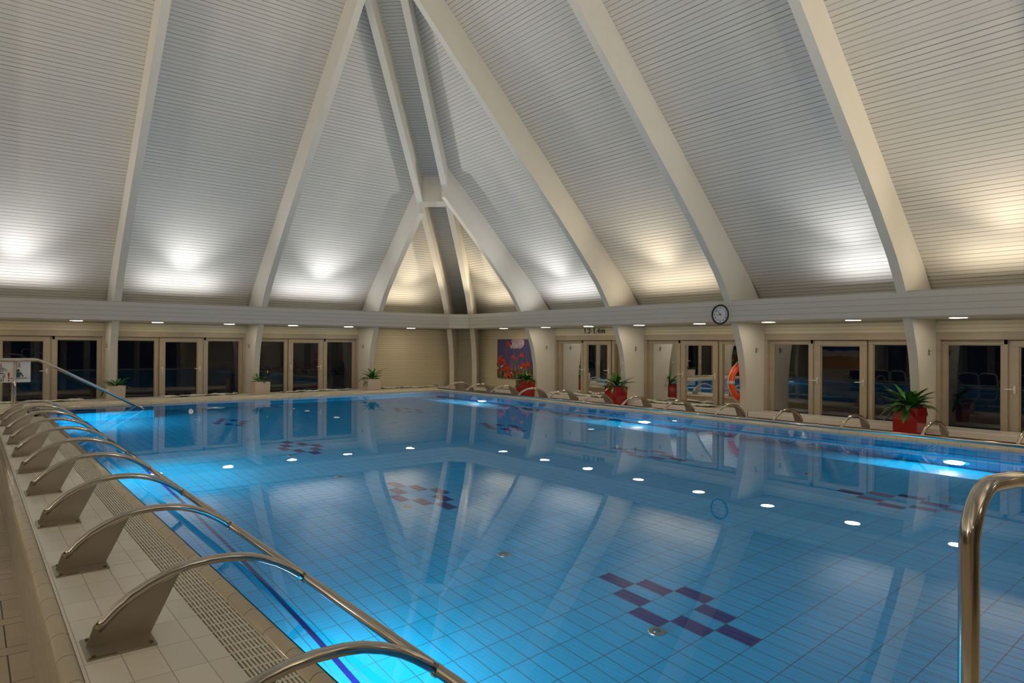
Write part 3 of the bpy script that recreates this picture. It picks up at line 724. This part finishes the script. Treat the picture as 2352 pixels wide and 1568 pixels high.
# ---------------------------------------------------------------- depth lettering
root = empty('depth_marking', (WX - .003, 12.295, 1.62), label='dark green lettering 1,2-1,4m on the boards above a glazed door', cat='lettering')
GLY = {
 '1': (.50, [[(.04, .0), (.46, .0), (.46, .05), (.34, .08), (.34, 1.0), (.27, 1.0), (.05, .86), (.05, .80), (.16, .84), (.16, .08), (.04, .05)]]),
 '2': (.58, [[(.04, .0), (.52, .0), (.55, .27), (.49, .27), (.45, .17), (.26, .17), (.40, .38), (.51, .58), (.52, .78), (.45, .93), (.30, 1.0), (.14, .96), (.05, .84), (.05, .70), (.12, .66), (.20, .72), (.19, .84), (.24, .92), (.31, .91), (.35, .80), (.33, .58), (.22, .35), (.04, .10)]]),
 '4': (.60, [[(.24, .0), (.56, .0), (.56, .05), (.49, .08), (.49, .22), (.57, .22), (.57, .31), (.49, .31), (.49, 1.0), (.42, 1.0), (.03, .31), (.03, .22), (.31, .22), (.31, .08), (.24, .05)], ]),
 ',': (.26, [[(.05, -.16), (.14, -.10), (.20, .02), (.20, .12), (.13, .17), (.06, .12), (.06, .04), (.12, .0), (.11, -.06)]]),
 '-': (.40, [[(.05, .26), (.34, .26), (.34, .38), (.05, .38)]]),
 'm': (.98, [[(.02, .0), (.30, .0), (.30, .04), (.25, .07), (.25, .50), (.32, .57), (.38, .52), (.38, .07), (.33, .04), (.33, .0), (.62, .0), (.62, .04), (.57, .07), (.57, .50), (.64, .57), (.70, .52), (.70, .07), (.65, .04), (.65, .0), (.95, .0), (.95, .04), (.89, .07), (.89, .56), (.81, .68), (.68, .68), (.57, .59), (.49, .68), (.37, .68), (.25, .59), (.25, .68), (.02, .66), (.02, .61), (.07, .58), (.07, .07), (.02, .04)]])}
mb = MB(); HT = .132; pen = 0.; total = sum(GLY[ch][0] for ch in '1,2-1,4m'); W_ = .775 / total
for ch in '1,2-1,4m':
    adv, polys = GLY[ch]
    for P_ in polys:
        mb.prism([(-.004, .3875 - (pen + x) * W_, -.066 + z * HT) for x, z in P_], (.004, 0, 0))
    pen += adv
mb.build('letters', m_num, root)
# ---------------------------------------------------------------- poppy picture
def picture():
    y0, y1, z0, z1 = 14.72, 16.33, .25, 1.405
    r = empty('poppy_picture', (WX - .002, (y0 + y1) / 2, z0), label='unframed picture of red poppies under a violet sky on the board wall', cat='picture')
    O = Vector(r.location); W, H = y1 - y0, z1 - z0
    sky = mat('picture_sky', (.10, .085, .24), .6); nb = NB(sky); nt = sky.node_tree; b = nt.nodes['Principled BSDF']
    tc = nt.nodes.new('ShaderNodeTexCoord'); sp = nt.nodes.new('ShaderNodeSeparateXYZ'); nt.links.new(tc.outputs['Object'], sp.inputs[0])
    ns = nb.noise(tc.outputs['Object'], 4.2, 9)
    # cloud in the upper right, grass at the foot
    fy = nb.op('ABSOLUTE', nb.op('DIVIDE', nb.op('ADD', sp.outputs[1], .12), .46)); fz_ = nb.op('ABSOLUTE', nb.op('DIVIDE', nb.op('SUBTRACT', sp.outputs[2], 1.06), .26))
    dd = nb.op('SUBTRACT', 1.25, nb.op('MAXIMUM', fy, fz_))
    cl = nb.op('GREATER_THAN', nb.op('MULTIPLY', ns, nb.op('MAXIMUM', dd, 0.)), .33)
    n2 = nb.noise(tc.outputs['Object'], 11, 6)
    c1 = nb.mix(nb.op('MULTIPLY', cl, n2), (.085, .075, .22, 1), (.95, .78, .90, 1))
    mpn = nt.nodes.new('ShaderNodeMapping'); mpn.inputs['Scale'].default_value = (1, 26, 5); nt.links.new(tc.outputs['Object'], mpn.inputs[0])
    n3 = nb.noise(mpn.outputs[0], 1.0, 4)
    gr = nb.op('GREATER_THAN', n3, nb.op('MULTIPLY_ADD', sp.outputs[2], 1.35, .10))
    gc = nb.mix(nb.op('GREATER_THAN', n3, .55), (.035, .03, .015, 1), (.30, .25, .14, 1))
    nt.links.new(nb.mix(gr, c1, gc), b.inputs['Base Color'])
    mb = MB(); mb.box((-.03, y0 - O.y, 0), (0, y1 - O.y, H)); mb.build('canvas', sky, r)
    red = mat('poppy_red', (.62, .045, .012), .6, noise=.3, nscale=12); dk = mat('poppy_dark', (.08, .02, .015), .6); stem = mat('poppy_stem', (.28, .24, .15), .7); wh = mat('daisy_white', (.7, .65, .62), .6)
    px = lambda x, y: (-.034, W / 2 - (x - 170) / 960 * W * .955, H - (y - 225) / 1040 * H)
    mb = MB(); rnd = random.Random(3)
    def stroke(x0, y0_, x1, y1_, w_=4):
        a = Vector(px(x0, y0_)); c2 = Vector(px(x1, y1_)); m_ = (a + c2) / 2 + Vector((0, rnd.uniform(-.02, .02), 0)); s = w_ / 960 * W / 2
        a.x = m_.x = c2.x = -.0325
        mb.poly([a + Vector((0, s, 0)), m_ + Vector((0, s, 0)), c2 + Vector((0, s, 0)), c2 - Vector((0, s, 0)), m_ - Vector((0, s, 0)), a - Vector((0, s, 0))], 2)
    for q in ((465, 430, 415, 750), (680, 540, 640, 1000), (700, 600, 590, 980), (730, 760, 660, 1050), (890, 720, 860, 1050), (800, 650, 760, 1050), (1010, 650, 1050, 1000), (615, 740, 560, 1030), (820, 900, 800, 1060), (560, 800, 560, 1030), (760, 700, 700, 1060), (215, 630, 190, 900)): stroke(*q, w_=9)
    for k in range(60):
        x = rnd.uniform(180, 1110); y = rnd.uniform(1050, 1250); stroke(x, y, x + rnd.uniform(-40, 40), y - rnd.uniform(60, 190), 7)
    def flower(x, y, w_, h, ang=0.):
        n_ = 14; pts = []
        for k in range(n_):
            a = 2 * math.pi * k / n_; rr = 1 + .16 * math.sin(3 * a + ang) + rnd.uniform(-.08, .08)
            pts.append(Vector(px(x + w_ / 2 * rr * math.cos(a), y + h / 2 * rr * math.sin(a))) + Vector((-.0012 * flower.k, 0, 0)))
        flower.k += .25
        mb.poly(list(reversed(pts)), 0)
        s = .16
        pts = [Vector(px(x + w_ * s * math.cos(2 * math.pi * k / 8), y + h * .28 + h * s * math.sin(2 * math.pi * k / 8))) + Vector((-.0012 * flower.k, 0, 0)) for k in range(8)]
        mb.poly(list(reversed(pts)), 1)
    flower.k = 0.
    for q in ((492, 350, 110, 160), (895, 640, 115, 130), (635, 695, 70, 115), (718, 735, 60, 80), (290, 680, 75, 70), (245, 760, 110, 120), (320, 800, 120, 110), (385, 800, 90, 110), (200, 860, 80, 180), (400, 890, 110, 100), (430, 990, 90, 130),
              (510, 985, 90, 160), (330, 1040, 100, 130), (815, 930, 50, 75), (950, 900, 110, 110), (930, 965, 90, 80), (1070, 880, 120, 160), (1010, 915, 70, 80), (632, 1030, 55, 75), (520, 1165, 165, 200), (905, 1115, 70, 50), (215, 1110, 45, 50), (815, 1060, 50, 40), (1100, 1110, 40, 80), (800, 1150, 30, 50), (710, 1110, 30, 60), (850, 1235, 25, 30), (630, 1250, 30, 40)): flower(*q)
    for x, y in ((885, 962), (300, 950), (330, 935), (595, 1105), (200, 1000)):
        pts = [Vector(px(x + 20 * math.cos(2 * math.pi * k / 10), y + 24 * math.sin(2 * math.pi * k / 10))) + Vector((-.006, 0, 0)) for k in range(10)]; mb.poly(list(reversed(pts)), 3)
    mb.build('printed_poppies', [red, dk, stem, wh], r)
picture()
# ---------------------------------------------------------------- life ring
r = empty('life_ring', (11.97, 7.68 + .085, .54), label='orange life ring with grey bands hanging on the rib below the clock', cat='life ring')
mb = MB(); N = 48
for k in range(N):
    pass
mb.tube([(.295 * math.cos(2 * math.pi * k / N), 0, .295 * math.sin(2 * math.pi * k / N)) for k in range(N)], .072, 16, closed=True); mb.build('ring', m_orange, r)
for q in range(4):
    a0 = math.radians(45 + 90 * q + 135)
    mb = MB(); mb.tube([(.295 * math.cos(a0 + t), 0, .295 * math.sin(a0 + t)) for t in (-.09, -.045, 0, .045, .09)], .0745, 16); mb.build('band', m_band, r)
mb = MB()
pts = []
for k in range(64):
    a = 2 * math.pi * k / 64; pts.append(((.385 + .028 * math.cos(4 * a)) * math.cos(a), -.01, (.385 + .028 * math.cos(4 * a)) * math.sin(a)))
mb.tube(pts, .008, 6, closed=True); mb.build('rope', m_rope, r)
mb = MB(); mb.tube([(0, -.07, .50), (0, -.03, .52), (0, -.02, .37)], .006, 6); mb.build('hanger', m_steel, r)
# ---------------------------------------------------------------- planters with peace lilies
def leaf(mb, base, az, L, lift, droop, wd, mi):
    """curved strap leaf as a small solid strip"""
    d = Vector((math.cos(az), math.sin(az), 0)); sd = Vector((-math.sin(az), math.cos(az), 0)); n = 9; P = []
    for k in range(n + 1):
        t = k / n
        x = L * (t * math.cos(lift * (1 - .5 * t))); z = L * (math.sin(lift) * t - droop * t * t)
        stalk = .12 if t < .3 else 1.
        ww = wd * (.12 if t < .28 else math.sin(math.pi * min(1, (t - .22) / .78)) ** .7 * 1.0 + .02)
        c_ = Vector(base) + d * x + Vector((0, 0, z)); fold = Vector((0, 0, ww * .25))
        P.append((c_ - sd * ww + fold, c_, c_ + sd * ww + fold))
    for a, b in zip(P, P[1:]):
        mb.poly((a[0], b[0], b[1], a[1]), mi, smooth=True); mb.poly((a[1], b[1], b[2], a[2]), mi, smooth=True)
        e = Vector((0, 0, -.003))
        mb.poly((a[1] + e, b[1] + e, b[0] + e, a[0] + e), mi, smooth=True); mb.poly((a[2] + e, b[2] + e, b[1] + e, a[1] + e), mi, smooth=True)
def planter(cx, cy, m, label, seed, nleaf, L, up, flowers, plabel, s=.37):
    r = empty('planter', (cx, cy, FZ), label=label, cat='planter'); h = .30 - FZ; t = s / 2; b = t * .89
    mb = MB(); w_ = .012
    def rg(k, z): return [(-k, -k, z), (k, -k, z), (k, k, z), (-k, k, z)]
    O0, O1, I1, I0 = rg(b, 0), rg(t, h), rg(t - w_, h), rg(t - .03, h - .05)
    for k in range(4):
        q = (k + 1) % 4
        mb.poly((O0[k], O0[q], O1[q], O1[k])); mb.poly((O1[k], O1[q], I1[q], I1[k])); mb.poly((I1[k], I1[q], I0[q], I0[k]))
    mb.poly(list(reversed(O0)))
    mb.build('pot', m, r)
    mb = MB(); mb.poly(rg(t - .028, h - .045)); mb.build('soil', m_soil, r)
    rnd = random.Random(seed); p = empty('peace_lily', (cx, cy, .30), label=plabel, cat='plant', group='peace lilies in the planters')
    mb = MB()
    for k in range(nleaf):
        az = 2 * math.pi * k / nleaf * 2.618 + rnd.uniform(-.4, .4); q = k / nleaf
        lift = up * (1.35 - 1.0 * q) + rnd.uniform(-.1, .1)
        leaf(mb, (rnd.uniform(-.05, .05), rnd.uniform(-.05, .05), -.04), az, L * rnd.uniform(.75, 1.15), lift, rnd.uniform(.25, .75) * (.5 + q), .038 * rnd.uniform(.7, 1.3), rnd.choice((0, 0, 1)))
    mb.build('leaves', [m_leaf, m_leaf2], p)
    for (fa, fh, fr) in flowers:
        mb = MB(); tip = Vector((math.cos(fa) * fr, math.sin(fa) * fr, fh)); mb.tube([(0, 0, 0), tip * .5 + Vector((0, 0, .03)), tip], .003, 6); mb.build('stalk', m_leaf, p)
        mb = MB(); mb.tube([tip - Vector((0, 0, .01)), tip + Vector((0, 0, .02)), tip + Vector((.004, 0, .05))], [.004, .013, .002], 8); mb.build('flower', m_flower, p)
h = .185
planter(11.5 + h, 4.345 + h, m_red, 'glossy red planter nearest the grab rail', 3, 64, .44, 1.15, [], 'peace lily with drooping leaves in the nearest red planter')
planter(11.5 + h, 10.61 + h, m_red, 'glossy red planter right of the 1,2-1,4m lettering', 5, 36, .43, 1.2, [(-1.4, .52, .17)], 'peace lily with a tall flower stalk in the middle red planter')
planter(11.5 + h, 13.87 + h, m_red, 'glossy red planter in front of the poppy picture', 8, 36, .36, 1.15, [], 'peace lily in front of the poppy picture')
planter(8.42 + h, 16.70 + h, m_potw, 'cream planter in front of the cream board wall', 11, 26, .40, 1.25, [(2.8, .44, .03)], 'narrow leaved peace lily in the cream planter by the board wall')
planter(5.46 + h, 16.82 + h, m_potw, 'cream planter at the middle rib of the far wall', 13, 12, .27, 1.3, [(2.8, .2, .19), (-.5, .22, .17)], 'sparse peace lily in the cream planter at the middle rib')
planter(2.33 + h, 16.85 + h, m_potw, 'cream planter behind the sloping stair handrail', 17, 20, .30, .9, [], 'low spreading peace lily behind the stair handrail')
# ---------------------------------------------------------------- benches and towels
def bench(side, u0, u1, label):
    T = WALL[side]; c0 = T(((u0 + u1) / 2, -.31, FZ)); r = empty('bench', c0, label=label, cat='bench', group='stone benches along the glazed walls')
    Q = lambda p: T(p) - c0
    mb = MB(); mb.box((u0, -.62, -.125), (u1, -.02, -.03), 0, T=Q); mb.build('slab', m_marble, r, bevel=.006)
    mb = MB(); mb.box((u0 + .12, -.50, FZ), (u1 - .12, -.04, -.125), 0, T=Q); mb.build('base', m_base, r)
def towel(side, u0, u1, w0, label, seed):
    T = WALL[side]; rnd = random.Random(seed); wd = .36; n, m_ = 40, 8
    c0 = T(((u0 + u1) / 2, w0, -.03)); mb = MB(); ph = rnd.uniform(0, 6)
    def P(i, j):
        t, s = i / n, j / m_
        u = u0 + (u1 - u0) * t + .05 * math.sin(3 * s * 3.1 + ph) * (1 if i in (0, n) else .2); w_ = w0 - wd / 2 + wd * s + .05 * math.sin(5 * t + ph)
        z = -.014 + .010 * (1 + math.sin(17 * t + 4 * s + ph)) * .9 + .006 * math.sin(41 * t + ph) + (.02 if i == n else 0)
        return T((u, w_, z)) - c0
    for i in range(n):
        for j in range(m_):
            mb.poly((P(i, j), P(i + 1, j), P(i + 1, j + 1), P(i, j + 1)), 0, smooth=True)
            e = Vector((0, 0, -.008)); mb.poly((P(i, j + 1) + e, P(i + 1, j + 1) + e, P(i + 1, j) + e, P(i, j) + e), 0)
    for j in range(m_):
        for i in (0, n): mb.poly((P(i, j), P(i, j + 1), P(i, j + 1) + e, P(i, j) + e), 0)
    for i in range(n):
        for j in (0, m_): mb.poly((P(i, j), P(i, j) + e, P(i + 1, j) + e, P(i + 1, j)), 0)
    o = mb.build('towel', m_towel); o.location = c0
    tag(o, label, 'towel', 'patterned towels lying on the stone benches')
for a, b, l in ((1.5, 4.42, 'stone bench under the windows right of the nearest red planter'), (4.6, 7.52, 'bare stone bench between the life ring and the nearest red planter'), (7.72, 10.62, 'stone bench with a towel under the windows left of the life ring'),
                (10.82, 13.76, 'stone bench under the door marked 1,2-1,4m'), (13.96, 16.9, 'stone bench below the poppy picture')): bench('right', a, b, l)
for a, b, l in ((-.52, 2.42, 'stone bench behind the white stair signs'), (2.6, 5.54, 'stone bench between the cream planters at the left'), (5.72, 8.66, 'stone bench under the far windows beside the board wall'), (8.86, 11.6, 'stone bench along the cream board wall in the far corner')): bench('back', a, b, l)
towel('right', 8.5, 10.35, -.32, 'patterned towel on the bench left of the life ring', 1)
towel('right', 11.6, 13.5, -.30, 'patterned towel on the bench under the 1,2-1,4m door', 2)
towel('right', 14.6, 16.3, -.28, 'patterned towel on the bench below the poppy picture', 3)
towel('back', .2, 1.95, -.33, 'patterned towel on the bench behind the stair signs', 4)
towel('back', 3.6, 5.25, -.33, 'patterned towel on the bench between the left cream planters', 5)
towel('back', 6.4, 8.3, -.33, 'patterned towel on the bench under the windows beside the board wall', 6)
towel('back', 9.2, 11.1, -.33, 'patterned towel on the bench along the cream board wall', 7)

# ---------------------------------------------------------------- chairs and wheat picture on the other side of the room, seen mirrored in the glass
m_navyf = mat('navy_fabric', (.012, .02, .09), .7)
def chair(x, y, rz, label):
    r = empty('pool_chair', (x, y, FZ), rz, label, 'chair', 'white framed chairs reflected in the window panes')
    hw = .27
    mb = MB(); pts = [(-.26, -hw, .40), (-.34, -hw, .84), (-.36, -hw + .07, .90), (-.365, 0, .915), (-.36, hw - .07, .90), (-.34, hw, .84), (-.26, hw, .40)]; mb.tube(pts, .022, 10); mb.build('back_frame', m_white, r)
    mb = MB(); mb.prism([(-.27, -hw + .02, .46), (-.335, -hw + .02, .82), (-.35, -hw + .08, .87), (-.355, hw - .08, .87), (-.335, hw - .02, .82), (-.27, hw - .02, .46)], (-.008, 0, 0)); mb.build('backrest', m_navyf, r)
    mb = MB(); mb.box((-.26, -hw + .02, .39), (.24, hw - .02, .42)); mb.build('seat', m_navyf, r, bevel=.008)
    mb = MB()
    for e in (-1, 1): mb.tube([(-.26, e * hw, .40), (.26, e * hw, .40)], .018, 8)
    mb.tube([(.26, -hw, .40), (.26, hw, .40)], .018, 8); mb.build('seat_frame', m_white, r)
    for e in (-1, 1):
        mb = MB(); mb.tube([(.24, e * hw, .0), (.26, e * hw, .40), (.22, e * hw, .63), (-.30, e * hw, .64)], .018, 8); mb.build('leg', m_white, r)
        mb = MB(); mb.tube([(-.36, e * hw, .0), (-.26, e * hw, .40)], .018, 8); mb.build('leg', m_white, r)
    return r
CY = (6.9, 7.6, 8.3, 9.2, 10.3, 11.1, 11.8)
order = ('first', 'second', 'third', 'fourth', 'fifth', 'sixth', 'seventh')
c0 = chair(-.85, CY[0], math.pi, 'white framed navy chair, first of the row mirrored in the window panes')
for k, y in enumerate(CY[1:], 1):
    q = copy_tree(c0); q.location = (-.85 - .12 * (k % 2), y, FZ); q.rotation_euler = (0, 0, math.pi + .3 * math.sin(k * 2.1)); q['label'] = 'white framed navy chair, %s of the row mirrored in the window panes' % order[k]
m_wh = mat('wheat_print', (.4, .2, .02), .6); nb = NB(m_wh); nt = m_wh.node_tree; b_ = nt.nodes['Principled BSDF']
tc = nt.nodes.new('ShaderNodeTexCoord'); sp = nt.nodes.new('ShaderNodeSeparateXYZ'); nt.links.new(tc.outputs['Object'], sp.inputs[0])
nz = nb.noise(tc.outputs['Object'], 3, 5); h_ = nb.op('ADD', sp.outputs[2], nb.op('MULTIPLY', nz, .25))
cc = nb.mix(nb.op('GREATER_THAN', h_, .72), (.62, .33, .04, 1), (.75, .78, .85, 1)); cc = nb.mix(nb.op('GREATER_THAN', h_, .98), cc, (.05, .10, .45, 1))
nt.links.new(cc, b_.inputs['Base Color'])
r = empty('wheat_picture', (LX + .002, 15.6, .2), label='picture of an orange wheat field under blue sky, mirrored in a door pane', cat='picture')
mb = MB(); mb.box((0, -1.2, 0), (.03, 1.2, 1.2)); mb.build('canvas', m_wh, r)
